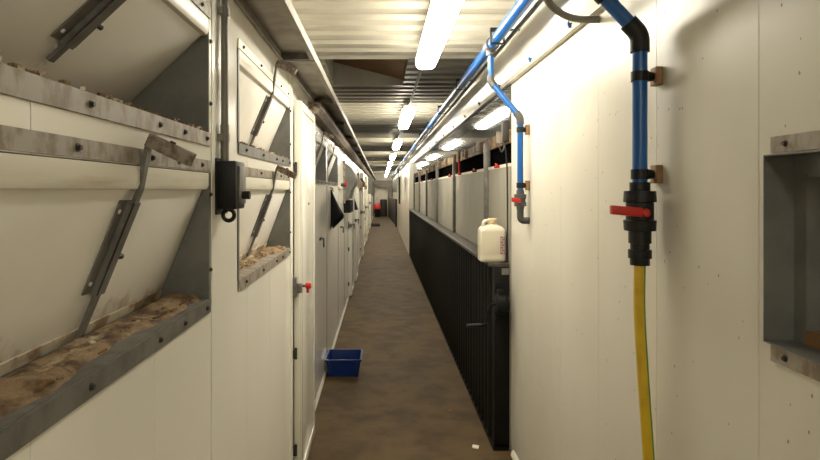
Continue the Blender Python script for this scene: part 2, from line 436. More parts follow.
door(2, XL2, 8.95, 9.75, 1.62, .05, 'short white door under the grey hood')
door(3, XL2, 10.4, 11.2, 1.66, .06, 'white low door farther down the left wall')
door(4, XL2, 14.2, 15.0, 2.0, .06, 'distant white door on the left wall')
door(5, XL2, 18.4, 19.2, 2.0, .06, 'more distant white door on the left wall')
door(6, XL2, 24.5, 25.3, 2.0, .06, 'farthest white door on the left wall')

# ------------------------------------------------------------------ feed hatches
bolt_me = {}
def bolt_mesh(s):
    if s not in bolt_me:
        m = MB().tube([(0, 0, 0), (s * .0015, 0, 0)], .0068, 10); m.tube([(s * .0015, 0, 0), (s * .006, 0, 0)], .0045, 6)
        bolt_me[s] = m.mesh('bolt', DARKB)
    return bolt_me[s]
def hatch(label, loc, W, H, inset, s=1, rod_y=.6, rod_lo=.012, plate=(.10, .278), residue=True, detail=True, strip_mat=GALV_D, flap=True, top=True, sill_mat=None, gup=0.0):
    r = thing('feed_hatch', label, 'hatch', loc, 'feed hatches in the corridor walls')
    X = lambda x: s * x
    def bx(m, a, b):
        return m.box((min(X(a[0]), X(b[0])), a[1], a[2]), (max(X(a[0]), X(b[0])), b[1], b[2]))
    D = inset + .05
    for y in (0.0, W - .003):                              # grey cheeks
        bx(MB(), (-D, y, 0.0), (.003, y + .003, H)).build('side_plate', GALV_P, r, local=True)
    # edge flanges lying on the wall beside the opening
    for (y0, y1) in ((-.016, 0), (W, W + .016)):
        bx(MB(), (0.0005, y0, .0), (.004, y1, H)).build('edge_flange', GALV_P if inset < .2 else CREAM, r, local=True)
    # sill angle
    si = MB(); bx(si, (.0008, -.012, -.036), (.006, W + .012, .0)); bx(si, (-D, .003, .0004), (.0008, W - .003, .002))
    si.build('sill', sill_mat or GALV, r, local=True)
    if top:
        ts = MB(); bx(ts, (.0008, -.012, H + .002), (.005, W + .012, H + .032)); ts.build('top_strip', strip_mat, r, local=True)
    if detail:
        for y in (.06, .36, .66, .82, W - .06):
            inst('bolt', bolt_mesh(s), r, (X(.006), y + .03, -.018))
            if top: inst('bolt', bolt_mesh(s), r, (X(.005), y - .01, H + .017))
        for z in (.08, H - .06): inst('bolt', bolt_mesh(s), r, (X(.004), W + .008, z))
    if flap:
        # sloping flap slab: top at the wall face, foot set back
        zt = H - .045; u = Vector((X(inset), 0, zt - .008)); L = u.length; u.normalize(); n = Vector((X(u.z), 0, -abs(u.x))).normalized()
        cpt = Vector((X(-inset / 2 - .012), W / 2, zt / 2 + .004)) - n * .012
        fp = MB().obox(cpt, u * (L / 2), (0, W / 2 - .006, 0), n * .012).build('flap', FLAP, r, bevel=.002, local=True)
        fr = MB(); fr.prism([(X(-.02), H - .048), (X(-.001), H - .046), (X(.0035), H - .036), (X(.0035), H - .002), (X(-.02), H - .002)], 'y', .004, W - .004)
        fr.build('flap_rail', CREAM, r, local=True)
        fo = MB().obox(Vector((X(-inset - .010), W / 2, .016)) + n * .001, u * .012, (0, W / 2 - .008, 0), n * .003)
        fo.build('flap_foot', STAIN, r, local=True)
        def fpnt(z, off=0.0): return Vector((X(-.012 - inset * (1 - (z - .008) / (zt - .008))), 0, z)) + n * off
        yv = Vector((0, 1, 0))
        # hat-section guide plate
        a, b = fpnt(plate[0]), fpnt(plate[1]); mid = (a + b) / 2; hl = (b - a).length / 2
        gp = MB(); gp.obox(mid + yv * rod_y + n * .002, u * hl, yv * .045, n * .0015)
        for sy in (-1, 1): gp.obox(mid + yv * (rod_y + sy * .013) + n * .010, u * hl, yv * .0015, n * .008)
        gp.obox(mid + yv * rod_y + n * .017, u * hl, yv * .0145, n * .0015)
        g = gp.build('guide_plate', GALV, r, local=True)
        if detail:
            for q in (-1, 1):
                for sy in (-1, 1):
                    p = mid + yv * (rod_y + sy * .034) + u * (q * (hl - .022)) + n * .0035
                    MB().cyl(p, p + n * .003, .0045, 8).build('screw', LAMPB, g, local=True)
            p = mid + yv * (rod_y + .02) - u * .02 + n * .012
            MB().cyl(p, p + yv * .012 + n * .004, .006, 8).build('wing_screw', DARKB, g, local=True)
        # flat pull bar
        p0 = fpnt(rod_lo, .010) + yv * rod_y
        p1 = fpnt(zt + .005, .012) + yv * rod_y
        p2 = Vector((X(.016), rod_y, H + .035 + gup)); p3 = Vector((X(.034), rod_y, H + .046 + gup))
        rb_ = MB(); path = [p0, p1, p2, p3]; hw = yv * .0095
        secs = []
        for i, p in enumerate(path):
            t = (path[min(i + 1, 3)] - path[max(i - 1, 0)]).normalized(); nn = t.cross(yv).normalized() * .004
            secs.append([p - hw - nn, p + hw - nn, p + hw + nn, p - hw + nn])
        rb_.loft(secs).build('pull_bar', GALV, r, local=True, smooth=False)
        gdir = Vector((X(.9), 0, -.42)).normalized(); gn = Vector((X(.42), 0, .9)).normalized()
        gr = MB().obox(Vector((X(.060), rod_y, H + .030 + gup)), gdir * .046, yv * .016, gn * .013).build('grip', RUST, r, bevel=.002, local=True)
        if detail: MB().cyl(Vector((X(.058), rod_y, H + .030 + gup)) + gn * .012, Vector((X(.058), rod_y, H + .030 + gup)) + gn * .018, .006, 8).build('rivet', DARKB, gr, local=True)
    if residue:
        rnd = random.Random(int(loc[1] * 1000 + loc[2] * 77)); m = MB(); ny, nx = 260, 16
        off = rnd.random() * 50
        for i in range(ny + 1):
            for j in range(nx + 1):
                t = j / nx; y = .008 + (W - .016) * i / ny
                edge = min(1, 4 * t + .3) * min(1, (1 - t) * 5)
                nv = noise.noise((y * 9 + off, t * 1.6, off)) * .5 + noise.noise((y * 30, t * 5, off)) * .35 + noise.noise((y * 85, t * 12, off)) * .25
                h = .003 + edge * max(0, .008 + .016 * nv)
                fx = -(inset + .004) * (1 - t) + t * (-.008 - inset * .32 * max(0, .5 + 1.1 * noise.noise((y * 3.1, off, 3)) + .3 * noise.noise((y * 14, off, 7))))
                m.v.append(Vector((X(fx), y, h if 0 < j < nx else .001)))
        for i in range(ny):
            for j in range(nx):
                q = i * (nx + 1) + j; m.f.append((q, q + 1, q + nx + 2, q + nx + 1))
        o = m.build('feed_residue', RESID, r, local=True); o['kind'] = 'stuff'; o['label'] = 'crusty brown feed residue'
        # flakes lifting off the sill edge
        up = loc[2] > 1.6
        for k in range(46 if up else 30):
            y = rnd.uniform(.03, W - .03); x = -rnd.uniform(.001, .012 if up else .07); a = rnd.uniform(0, 3.1)
            d1 = Vector((math.cos(a) * .5, math.sin(a), rnd.uniform(-.1, .35))) * rnd.uniform(.004, .013); d2 = d1.cross(Vector((0, 0, 1))).normalized() * rnd.uniform(.002, .005)
            MB().obox((X(x), y, .006 if up else .014), d1, d2, (0, 0, .0025 if up else .0015)).build('flake', rnd.choice((RESID, RESID, STAIN, PLY)), r, local=True)
    return r
hatch('open upper feed hatch nearest the camera, flap tilted steeply inward', (XL, U1[0], ZU0), U1[1] - U1[0], ZU1 - ZU0, .275, rod_lo=.105, plate=(.135, .255), sill_mat=GALV_D)
hatch('lower feed hatch nearest the camera with crusty brown sill', (XL, U1[0], ZL0), U1[1] - U1[0], ZL1 - ZL0, .118)
hatch('upper feed hatch above the black switch, between it and the white door', (XL, U2[0], ZU0), U2[1] - U2[0], ZU1 - ZU0, .108, rod_y=.625, plate=(.085, .25), strip_mat=CREAM, gup=.035)
hatch('lower feed hatch beside the black switch, with flaky sill', (XL, U2[0], ZL0), U2[1] - U2[0], ZL1 - ZL0, .108, rod_y=.625, plate=(.10, .278), sill_mat=GALV_D)
hatch('upper feed hatch just beyond the white door', (XL2, U3[0], 1.68), U3[1] - U3[0], .34, .11, rod_y=.42, residue=False, strip_mat=CREAM)
hatch('feed hatch above the black hanging rag', (XL2, U4[0], 1.68), U4[1] - U4[0], .34, .11, rod_y=.6, residue=False, strip_mat=CREAM)
hatch('distant feed hatch past the low white doors', (XL2, 12.2, 1.68), 1.0, .34, .11, rod_y=.6, residue=False, detail=False)
hatch('second distant feed hatch on the left wall', (XL2, 16.2, 1.68), 1.0, .34, .11, rod_y=.6, residue=False, detail=False)
hatch('farthest feed hatch on the left wall', (XL2, 20.4, 1.68), 1.0, .34, .11, rod_y=.6, residue=False, detail=False)

# right-hand hatch, seen from its far cheek
rh = thing('feed_hatch', 'steel-framed open hatch in the right wall at the picture edge', 'hatch', (XR, RH[0], RH[2]), 'feed hatches in the corridor walls')
y0, y1, z0, z1 = RH
T = .0025
for a, b in (((XR - .012, y1 - T, z0), (XR + .052, y1, z1)), ((XR - .012, y0, z0), (XR + .052, y0 + T, z1)),
             ((XR - .012, y0, z0), (XR + .052, y1, z0 + T)), ((XR - .012, y0, z1 - T), (XR + .052, y1, z1))):
    MB().box(a, b).build('frame_plate', GALV_P, rh, smooth=False)
for yy, q in ((y1 - .035, 1), (y0 + .035, -1)):
    MB().box((XR + .05, min(yy, yy - .003 * q), z0 + .03), (XR + .30, max(yy, yy - .003 * q), z1 - .045)).build('side_plate', GALV_P, rh, smooth=False)
    MB().box((XR + .050, min(yy, yy + .034 * q), z0), (XR + .053, max(yy, yy + .034 * q), z1)).build('step_flange', GALV_P, rh, smooth=False)
MB().box((XR + .05, y0 + .035, z0 + .0), (XR + .32, y1 - .035, z0 + .03)).build('inner_sill', PLY, rh, smooth=False)
MB().box((XR + .0535, y0 + .035, z1 - .045), (XR + .32, y1 - .035, z1 - .04)).build('inner_head', GALV_P, rh, smooth=False)
MB().box((XR + .05, y0 + .035, z1 - .04), (XR + .053, y1 - .035, z1)).build('step_flange', GALV_P, rh, smooth=False)
MB().obox((XR + .24, (y0 + y1) / 2, (z0 + z1) / 2 - .01), Vector((-.10, 0, .15)), (0, (y1 - y0) / 2 - .045, 0), Vector((.012, 0, .008))).build('flap', FLAP, rh, smooth=False)
for za, zb in ((z1 + .003, z1 + .036), (z0 - .036, z0 - .003)):
    MB().box((XR - .005, y0 - .03, za), (XR - .0008, y1 - .012, zb)).build('cover_strip', GALV_D, rh, smooth=False)
    for y in (.15, .45, .75, 1.0):
        inst('bolt', bolt_mesh(-1), rh, (-.005, y, (za + zb) / 2 - z0))

# ------------------------------------------------------------------ steel channel along the top of the left wall
bmr = thing('steel_channel', 'galvanised steel channel with cross plates along the top of the left wall', 'beam', (-.4, YB, 2.20))
BZ = 2.20; bx0, bx1 = -.466, -.305
MB().box((bx0, YB + .01, BZ + .036), (bx1, YE - .01, BZ + .04)).build('web', BEAM, bmr)
MB().box((bx1 - .004, YB + .01, BZ), (bx1, YE - .01, BZ + .036)).box((bx1 - .022, YB + .01, BZ - .001), (bx1, YE - .01, BZ + .003)).build('flange', BEAM, bmr)
MB().box((bx0, YB + .01, BZ), (bx0 + .004, YE - .01, BZ + .036)).box((bx0, YB + .01, BZ - .001), (bx0 + .014, YE - .01, BZ + .003)).build('flange', BEAM, bmr)
y = -2.87
while y < YE - .5:
    MB().box((bx0 + .005, y, BZ + .004), (bx1 - .005, y + .004, BZ + .035)).box((bx0 + .002, y, BZ - .004), (bx1, y + .03, BZ + .0)).build('cross_plate', GALV, bmr)
    MB().cyl((bx1 - .03, y + .09, BZ + .036), (bx1 - .03, y + .09, BZ + .022), .01, 6).build('bolt', DARKB, bmr)
    y += 1.41

o = MB().prism([(XL2 + .001, 2.11), (XL2 + .06, 2.11), (XL2 + .065, 2.118), (XL2 + .09, 2.15), (XL2 + .09, 2.192), (XL2 + .001, 2.192)], 'y', 4.02, YE - .02).build('cable_trunking', RUST, smooth=False)
tag(o, 'dark stained trunking under the steel channel beyond the white door', 'trunking')
# added dark bars standing in for dark ceiling bands between the lamps
for i, (y, lb) in enumerate(((13.2, 'added dark bar for the dark ceiling band beyond the third lamp'),
                             (17.6, 'added dark bar for the dark ceiling band beyond the fourth lamp'), (25.3, 'farthest added dark bar for a dark ceiling band'))):
    o = MB().prism([(y - .06, CEIL), (y + .06, CEIL), (y + .06, CEIL - .01), (y + .006, CEIL - .012), (y + .006, CEIL - .09), (y + .06, CEIL - .092), (y + .06, CEIL - .10),
                    (y - .06, CEIL - .10), (y - .06, CEIL - .092), (y - .006, CEIL - .09), (y - .006, CEIL - .012), (y - .06, CEIL - .01)], 'x', -.485, .68).build('ceiling_dark_bar', GALV_P, smooth=False)
    tag(o, lb, 'beam', 'added bars for dark ceiling bands')

# ------------------------------------------------------------------ lamps
LX, LZ, LL = .289, 2.395, 1.62
lamp_y = [-2.2, 2.33, 6.15, 10.15, 14.15, 18.1, 22.1, 26.1, 30.1, 34.0]
lab = {0: 'batten lamp behind the viewer', 1: 'long glowing batten lamp nearest in view on the ceiling', 2: 'second glowing batten lamp down the corridor', 3: 'third glowing batten lamp down the corridor',
       4: 'fourth glowing batten lamp down the corridor', 5: 'fifth glowing batten lamp down the corridor', 6: 'sixth glowing batten lamp down the corridor',
       7: 'seventh glowing batten lamp far down the corridor', 8: 'eighth glowing batten lamp far down the corridor', 9: 'farthest glowing batten lamp by the end wall'}
def rsec(y, wx, wz, z0, n=16):      # rounded trough section
    out = []
    for j in range(n):
        a = math.pi + math.pi * j / (n - 1)
        ca, sa = math.cos(a), math.sin(a)
        out.append((math.copysign(abs(ca) ** .6, ca) * wx, y, z0 + math.copysign(abs(sa) ** .7, sa) * wz))
    return out
dif = MB(); ends = []
for t, k in ((0, .2), (.008, .5), (.025, .75), (.05, .92), (.08, 1), (LL - .08, 1), (LL - .05, .92), (LL - .025, .75), (LL - .008, .5), (LL, .2)):
    ends.append(rsec(t, .066 * (.2 + .8 * k), .056 * k, .040))
dif.loft(ends)
dif_me = dif.mesh('diffuser', LAMPM)
hou_me = MB().box((-.058, .04, .040), (.058, LL - .04, .085)).mesh('housing', LAMPB, bevel=.008)
rod_me = MB().cyl((0, .3, .085), (0, .3, .17), .008, 8).cyl((0, LL - .3, .085), (0, LL - .3, .17), .008, 8).mesh('hanger', GALV)
for i, y in enumerate(lamp_y):
    r = thing('batten_lamp', lab[i], 'lamp', (LX, y, LZ), 'batten lamps along the ceiling')
    for nm, me in (('diffuser', dif_me), ('housing', hou_me), ('hanger', rod_me)): inst(nm, me, r, (0, 0, 0))
lc = MB()
for a, b in zip(lamp_y[:-1], lamp_y[1:]):
    lc = MB().cyl((LX, a + LL - .035, LZ + .068), (LX, b + .035, LZ + .068), .011, 8).build('lamp_conduit', GALV)
    i = lamp_y.index(b)
    tag(lc, 'thin grey conduit running up to the ' + ['', 'nearest lamp in view', 'second lamp', 'third lamp', 'fourth lamp', 'fifth lamp', 'sixth lamp', 'seventh lamp', 'eighth lamp', 'farthest lamp'][i], 'conduit', 'conduits between the lamps')

# ------------------------------------------------------------------ blue water pipes
PX, PZ = .61, 2.40
mp = thing('water_main', 'long blue water pipe under the ceiling on the right', 'pipe', (PX, YB, PZ))
MB().cyl((PX, YB + .02, PZ), (PX, YE - .1, PZ), .029, 20).build('pipe', BLUE, mp)
y = -1.2
while y < 30:
    MB().box((PX - .036, y - .012, PZ - .034), (PX + .036, y + .012, PZ - .029)).box((PX - .037, y - .012, PZ - .034), (PX - .031, y + .012, PZ + .05)).box(
        (PX + .031, y - .012, PZ - .034), (PX + .037, y + .012, PZ + .05)).box((PX - .037, y - .012, PZ + .032), (PX + .037, y + .012, PZ + .05)).box((PX + .03, y - .008, PZ + .036), (XR - .071, y + .008, PZ + .044)).build('pipe_clip', BLACK, mp)
    y += 1.45
for yy in (1.72, 3.33):
    MB().cyl((PX, yy - .055, PZ), (PX, yy + .055, PZ), .037, 20).cyl((PX, yy, PZ), (PX, yy, PZ - .055), .027, 16).build('tee', GREYF, mp)
o = MB().cyl((PX + .075, YB + .02, PZ + .012), (PX + .075, YE - .1, PZ + .012), .011, 8).build('thin_conduit', GALV)
tag(o, 'thin grey conduit running beside the blue ceiling pipe', 'conduit')

def bracket(r, x, y, z, rp):
    MB().box((XR - .02, y - .02, z - .026), (XR - .0005, y + .02, z + .026)).build('timber_pad', PAD, r, bevel=.002)
    MB().tube([(XR - .02, y, z), (x + rp, y, z)], [.012, .016], 10).build('clip_stem', BLACK, r)
    MB().tube([(x, y, z - .014), (x, y, z + .014)], rp + .004, 20).build('clip_ring', BLACK, r)
# big drop with valve
bx_, by_ = .742, 1.72
bp = thing('drop_pipe', 'thick blue drop pipe with black elbow and red-lever valve above the yellow hose', 'pipe', (bx_, by_, 1.385))
rp = .0205
ZE = 2.045
MB().tube(fillet([(bx_, by_, 1.60), (bx_, by_, ZE), (PX, by_, ZE + .14), (PX, by_, PZ - .056)], .02), rp, 20).build('pipe', BLUE, bp)
MB().tube(fillet([(bx_, by_, ZE - .05), (bx_, by_, ZE), (bx_ - .034, by_, ZE + .036)], .02), .0265, 20).build('elbow', BLACK, bp)
MB().tube(fillet([(PX + .034, by_, ZE + .105), (PX, by_, ZE + .14), (PX, by_, ZE + .19)], .02), .0265, 20).build('elbow', BLACK, bp)
bracket(bp, bx_, by_, 1.925, rp); bracket(bp, bx_, by_, 1.645, rp)
v = MB()
prof = [(1.622, .024), (1.622, .028), (1.598, .028), (1.597, .043), (1.566, .045), (1.564, .038), (1.515, .038), (1.513, .045), (1.484, .043), (1.482, .031), (1.448, .031), (1.447, .026),
        (1.43, .026), (1.429, .032), (1.405, .032), (1.404, .027), (1.385, .027), (1.385, .018)]
v.tube([(bx_, by_, z) for z, _ in prof], [q for _, q in prof], 20).build('valve_body', BLACK, bp)
lv = MB(); lv.obox((bx_ - .055, by_ - .040, 1.541), Vector((-.044, 0, .004)), (0, .011, 0), (0, 0, .013)).cyl((bx_, by_ - .034, 1.536), (bx_, by_ - .048, 1.536), .012, 14)
lv.build('lever', RED, bp, bevel=.004)
# hose
hp = fillet([(bx_, by_, 1.40), (bx_ - .002, by_, 1.25), (bx_ + .012, by_ - .004, 1.0), (bx_ + .032, by_, .75), (bx_ + .035, by_ + .05, .3), (bx_ + .02, by_ + .12, .05), (bx_ - .01, by_ + .30, .0165), (bx_ + .02, by_ + 1.3, .0165)], .14, 8)
hs = thing('hose', 'yellow garden hose with green stripe hanging from the valve', 'hose', (bx_, by_, 0))
MB().tube(hp, .016, 18).build('hose_tube', YEL, hs)
off = Vector((.0085, -.0125, 0))
MB().tube([p + off for p in hp], .0027, 8).build('stripe', GREEN, hs)
# small drop
sy = 3.33
sp = thing('drop_pipe', 'thin blue branch pipe with small red-handled valve beside the pen front', 'pipe', (.757, 3.25, 1.40))
q = [(PX, sy, PZ - .056), (PX, sy, 2.20), (.752, 3.24, 1.99), (.752, 3.24, 1.475)]
MB().tube(fillet(q, .02), .0165, 16).build('pipe', BLUE, sp)
for i in (1, 2):
    p, a, b = Vector(q[i]), (Vector(q[i - 1]) - Vector(q[i])).normalized(), (Vector(q[i + 1]) - Vector(q[i])).normalized()
    MB().tube(fillet([p + a * .035, p, p + b * .035], .02), .021, 16).build('elbow', GREYF, sp)
MB().tube(fillet([(.752, 3.24, 1.50), (.752, 3.24, 1.435), (XR - .001, 3.24, 1.435)], .03), .0185, 16).build('elbow', GREYF, sp)
prof = [(1.60, .02), (1.578, .022), (1.577, .033), (1.555, .033), (1.553, .028), (1.535, .028), (1.533, .033), (1.512, .033), (1.511, .022), (1.495, .02)]
MB().tube([(.752, 3.24, z) for z, _ in prof], [w_ for _, w_ in prof], 16).build('valve_body', GREYF, sp)
MB().obox((.722, 3.205, 1.545), Vector((-.024, 0, .004)), (0, .008, 0), (0, 0, .012)).build('lever', RED, sp, bevel=.003)
bracket(sp, .752, 3.24, 1.925, .0165); bracket(sp, .752, 3.24, 1.625, .0165)

# grey flexible conduit
fc = MB().tube(fillet([(.50, 2.05, 2.54), (.525, 2.1, 2.40), (.60, 2.15, 2.26), (.70, 2.2, 2.225), (XR - .001, 2.2, 2.225)], .12, 8), .013, 14).build('flexible_conduit', CONDUIT)
tag(fc, 'grey flexible conduit curving from the ceiling into the right wall', 'conduit')

# ------------------------------------------------------------------ switch and conduit on the near left wall
cy = 1.745; cx = XL + .0155
cr = thing('wall_conduit', 'grey vertical conduit clipped to the left wall above the black switch', 'conduit', (cx, cy, 1.68))
MB().cyl((cx, cy, 1.69), (cx, cy, 2.198), .0105, 14).build('tube', CONDUIT, cr)
MB().cyl((cx, cy, 1.685), (cx, cy, 1.79), .0125, 14).build('sleeve', CONDUIT, cr)
for z in (2.118, 1.752):
    MB().tube([(cx, cy, z - .012), (cx, cy, z + .012)], .014, 14).box((XL + .0005, cy - .022, z - .010), (cx, cy + .012, z + .010)).build('clip', CONDUIT, cr)
sw = thing('isolator_switch', 'black isolator switch box with ring on the left wall between hatch units', 'switch', (XL, cy, 1.54))
sx = XL + .004
MB().box((sx, 1.69, 1.545), (sx + .058, 1.80, 1.683)).build('box', BLACK, sw, bevel=.006)
MB().box((sx - .0035, 1.687, 1.53), (sx + .004, 1.81, 1.69)).build('back_plate', BLACK, sw)
MB().box((sx + .058, 1.71, 1.56), (sx + .064, 1.785, 1.668)).build('face_label', GALV, sw, bevel=.001)
MB().cyl((sx + .06, 1.745, 1.585), (sx + .085, 1.745, 1.585), .012, 12).build('knob', BLACK, sw)
rg = [(sx + .028 + .016 * math.cos(a), 1.725, 1.528 + .016 * math.sin(a)) for a in [math.pi * 2 * i / 20 + .7 for i in range(20)]] 
MB().tube(rg + rg[:2], .006, 8, caps=False).build('ring', BLACK, sw)

# ------------------------------------------------------------------ dark slatted pen gate on the right
GX = .70
gt = thing('pen_gate', 'long dark metal slatted partition along the right side', 'gate', (GX, YG0, 0))
MB().box((GX - .005, YG0, .02), (XP - .001, YG0 + .035, 1.13)).build('end_post', GATE, gt, bevel=.004)
MB().box((GX - .035, YG0, 1.128), (XP - .001, YG1, 1.15)).build('top_cap', CAPG, gt, bevel=.003)
MB().box((GX - .012, YG0, .0), (XP - .005, YG1, .035)).build('bottom_rail', GATE, gt)
MB().box((GX + .02, YG0 + .03, .03), (GX + .026, YG1, 1.13)).build('backing_sheet', GATE, gt)
slat = MB().prism([(.0, .02), (.0, .105), (-.012, .112), (-.02, .125), (-.02, .135), (.0, .14), (.02, .14), (.02, .02)], 'z', .035, 1.128)
slat_me = slat.mesh('slat', GATE, smooth=False)
y = YG0 + .03
while y < YG1 - .12:
    inst('slat', slat_me, gt, (0, y - YG0 - .015, 0)); y += .13
MB().box((XP - .05, YG0 - .003, 1.08), (XP - .005, YG0, 1.12)).build('corner_bracket', GALV, gt)
# winch
wn = thing('hand_winch', 'dark hand winch with crank handle on the end of the slatted partition', 'winch', (.74, YG0 - .08, .80))
wy = YG0 - .080
MB().box((GX + .0, YG0 - .013, .80), (XP - .01, YG0 - .0035, 1.03)).build('mount_plate', BLACKR, wn)
MB().tube([(.70, wy, .915), (.702, wy, .915), (.708, wy, .915), (.708, wy, .915), (.755, wy, .915), (.755, wy, .915), (.764, wy, .915)], [.03, .048, .048, .028, .028, .048, .048], 18).build('drum', BLACKR, wn)
MB().tube([(.690, wy, .915), (.696, wy, .915), (.745, wy, .915), (.752, wy, .915)], [.05, .06, .06, .045], 18).box((.70, wy - .02, .955), (.735, wy + .03, 1.0)).build('gear_case', BLACKR, wn, bevel=.003)
MB().box((.705, wy + .0, .87), (.715, YG0 - .01, .96)).box((.75, wy, .87), (.76, YG0 - .01, .96)).build('cheek', BLACKR, wn)
MB().tube(fillet([(.705, wy, .915), (.655, wy, .915), (.628, wy, .79), (.52, wy, .786)], .02), .0075, 10).build('crank', BLACKR, wn)
MB().tube([(.60, wy, .7895), (.515, wy, .786)], .0125, 12).build('crank_grip', BLACK, wn)

# second dark gate far down
g2 = thing('pen_gate', 'short dark gate standing out from the wall far down the right side', 'gate', (.66, 26.1, 0))
MB().box((.635, 26.04, .0), (.685, 26.1, 1.2)).build('end_post', GATE, g2)
ga, gb = Vector((.66, 26.1, 0)), Vector((.47, 36.0, 0)); gd = (gb - ga).normalized(); gnn = Vector((gd.y, -gd.x, 0))
MB().obox((ga + gb) / 2 + Vector((0, 0, 1.19)), gd * ((gb - ga).length / 2), gnn * .03, (0, 0, .012)).build('top_cap', CAPG, g2)
for i in range(33):
    p = ga + gd * (.15 + i * .3)
    MB().obox(p + Vector((0, 0, .6)), gd * .14, gnn * .018, (0, 0, .576)).build('slat', GATE, g2)
# black drop pipe and cabinet shapes on the far right wall
fd = MB().tube(fillet([(PX, 21.6, PZ - .03), (PX, 21.6, 2.3), (.655, 21.6, 2.1), (.66, 21.6, 1.1)], .1), .03, 10).build('far_drop_pipe', BLACK)
tag(fd, 'black drop pipe far down the right wall', 'pipe')
for y, lb in ((28.2, 'dark wall cabinet above the far gate'), (31.5, 'dark wall cabinet nearest the end wall')):
    r = thing('wall_cabinet', lb, 'cabinet', (.74, y, 1.5))
    MB().box((.62, y, 1.5), (.739, y + .9, 2.1)).build('body', GALV_P, r, bevel=.01)
    MB().box((.612, y + .03, 1.53), (.62, y + .87, 2.07)).build('door', GATE, r)

# ------------------------------------------------------------------ jug
jr = thing('jerrycan', 'cream plastic jug with printed label standing on the partition ledge', 'jug', (.698, 3.79, 1.15))
def rr(cx, cy, hx, hy, rad, z, n=5):
    out = []
    for (sx_, sy_, a0) in ((1, 1, 0), (-1, 1, math.pi / 2), (-1, -1, math.pi), (1, -1, 3 * math.pi / 2)):
        for i in range(n + 1):
            a = a0 + math.pi / 2 * i / n; out.append((cx + sx_ * (hx - rad) + rad * math.cos(a), cy + sy_ * (hy - rad) + rad * math.sin(a), z))
    return out
jx, jy, jz = .698, 3.79, 1.1502
body = [rr(jx, jy, .070, .055, .03, jz), rr(jx, jy, .079, .062, .02, jz + .008), rr(jx, jy, .081, .064, .02, jz + .03), rr(jx, jy, .079, .062, .02, jz + .04), rr(jx, jy, .081, .064, .02, jz + .05),
        rr(jx, jy, .081, .064, .02, jz + .188), rr(jx, jy, .079, .063, .022, jz + .202), rr(jx, jy, .066, .054, .03, jz + .218), rr(jx + .005, jy, .040, .034, .026, jz + .228), rr(jx + .005, jy, .026, .026, .02, jz + .234), rr(jx + .005, jy, .024, .024, .02, jz + .244)]
MB().loft(body).build('body', JUG, jr)
cp = MB().tube([(jx + .005, jy, jz + .240), (jx + .005, jy, jz + .242), (jx + .005, jy, jz + .268), (jx + .005, jy, jz + .272)], [.026, .03, .029, .025], 20).build('cap', CAPM, jr)
MB().tube(fillet([(jx - .058, jy - .01, jz + .21), (jx - .05, jy - .01, jz + .256), (jx - .01, jy - .01, jz + .258)], .03), .011, 10).build('carry_handle', JUG, jr)
lm = bpy.data.materials.new('jug_label'); lm.use_nodes = True; nt = lm.node_tree; b = nt.nodes['Principled BSDF']; b.inputs['Roughness'].default_value = .5
tc = nt.nodes.new('ShaderNodeTexCoord'); br = nt.nodes.new('ShaderNodeTexBrick')
br.inputs['Color1'].default_value = (.16, .11, .13, 1); br.inputs['Color2'].default_value = (.42, .20, .18, 1); br.inputs['Mortar'].default_value = (.62, .55, .46, 1)
br.inputs['Scale'].default_value = 30; br.inputs['Mortar Size'].default_value = .035; br.inputs['Brick Width'].default_value = .75; br.inputs['Row Height'].default_value = .5
mpn = nt.nodes.new('ShaderNodeMapping'); mpn.inputs['Rotation'].default_value = (math.radians(90), 0, 0)
nt.links.new(tc.outputs['Object'], mpn.inputs[0]); nt.links.new(mpn.outputs[0], br.inputs['Vector']); nt.links.new(br.outputs['Color'], b.inputs['Base Color'])
MB().box((jx + .042, jy - .0662, jz + .05), (jx + .074, jy - .0638, jz + .16)).build('label', lm, jr)['label'] = 'faded red and dark printed label'
# hanging black cable beside the jug
o = MB().tube(fillet([(.765, 3.705, 1.89), (.778, 3.70, 1.75), (.78, 3.70, 1.45), (.781, 3.70, 1.2), (.779, 3.70, 1.156)], .1), .0045, 8).build('hanging_cable', BLACK)
tag(o, 'thin black cable hanging down the pen panels behind the jug', 'cable')

# red drinker taps along the panel tops
for y, lb in ((3.98, 'red drinker tap nearest the jug'), (4.93, 'dark red drinker tap just past the first steel post'), (5.86, 'red drinker tap before the second steel post'), (6.7, 'red drinker tap after the second steel post'),
              (9.1, 'distant red drinker tap past the third post'), (11.2, 'farthest red drinker tap')):
    r = thing('drinker_tap', lb, 'tap', (XP, y, 1.74), 'red taps on the pen panels')
    MB().tube([(XP - .004, y, 1.757), (XP - .035, y, 1.752), (XP - .04, y, 1.752)], [.009, .009, .006], 10).build('body', DARKB if y == 4.93 else RED, r)
    MB().obox((XP - .025, y, 1.769), (.005, 0, 0), (0, .026, .005), (0, 0, .005)).cyl((XP - .025, y, 1.755), (XP - .025, y, 1.77), .004, 8).build('lever', RED, r)
o = thing('supply_tube', 'red supply tube hanging across the dark gap', 'tube', (.765, 5.88, 1.77))
MB().cyl((.765, 5.88, 1.745), (.765, 5.88, 1.975), .011, 10).build('tube', RED, o)
MB().cyl((.765, 5.88, 1.90), (.765, 5.88, 1.98), .016, 10).build('socket', WOODB, o)
hb = thing('hanging_bracket', 'dark iron bracket hanging at the end of the glossy board', 'bracket', (.77, YG0 + .05, 1.80))
MB().box((.755, YG0 + .02, 1.90), (.789, YG0 + .08, 2.03)).build('plate', DARKB, hb, bevel=.004)
MB().tube(fillet([(.77, YG0 + .05, 1.91), (.765, YG0 + .04, 1.86), (.745, YG0 + .04, 1.83), (.735, YG0 + .04, 1.87)], .02), .006, 8).build('hook', DARKB, hb)

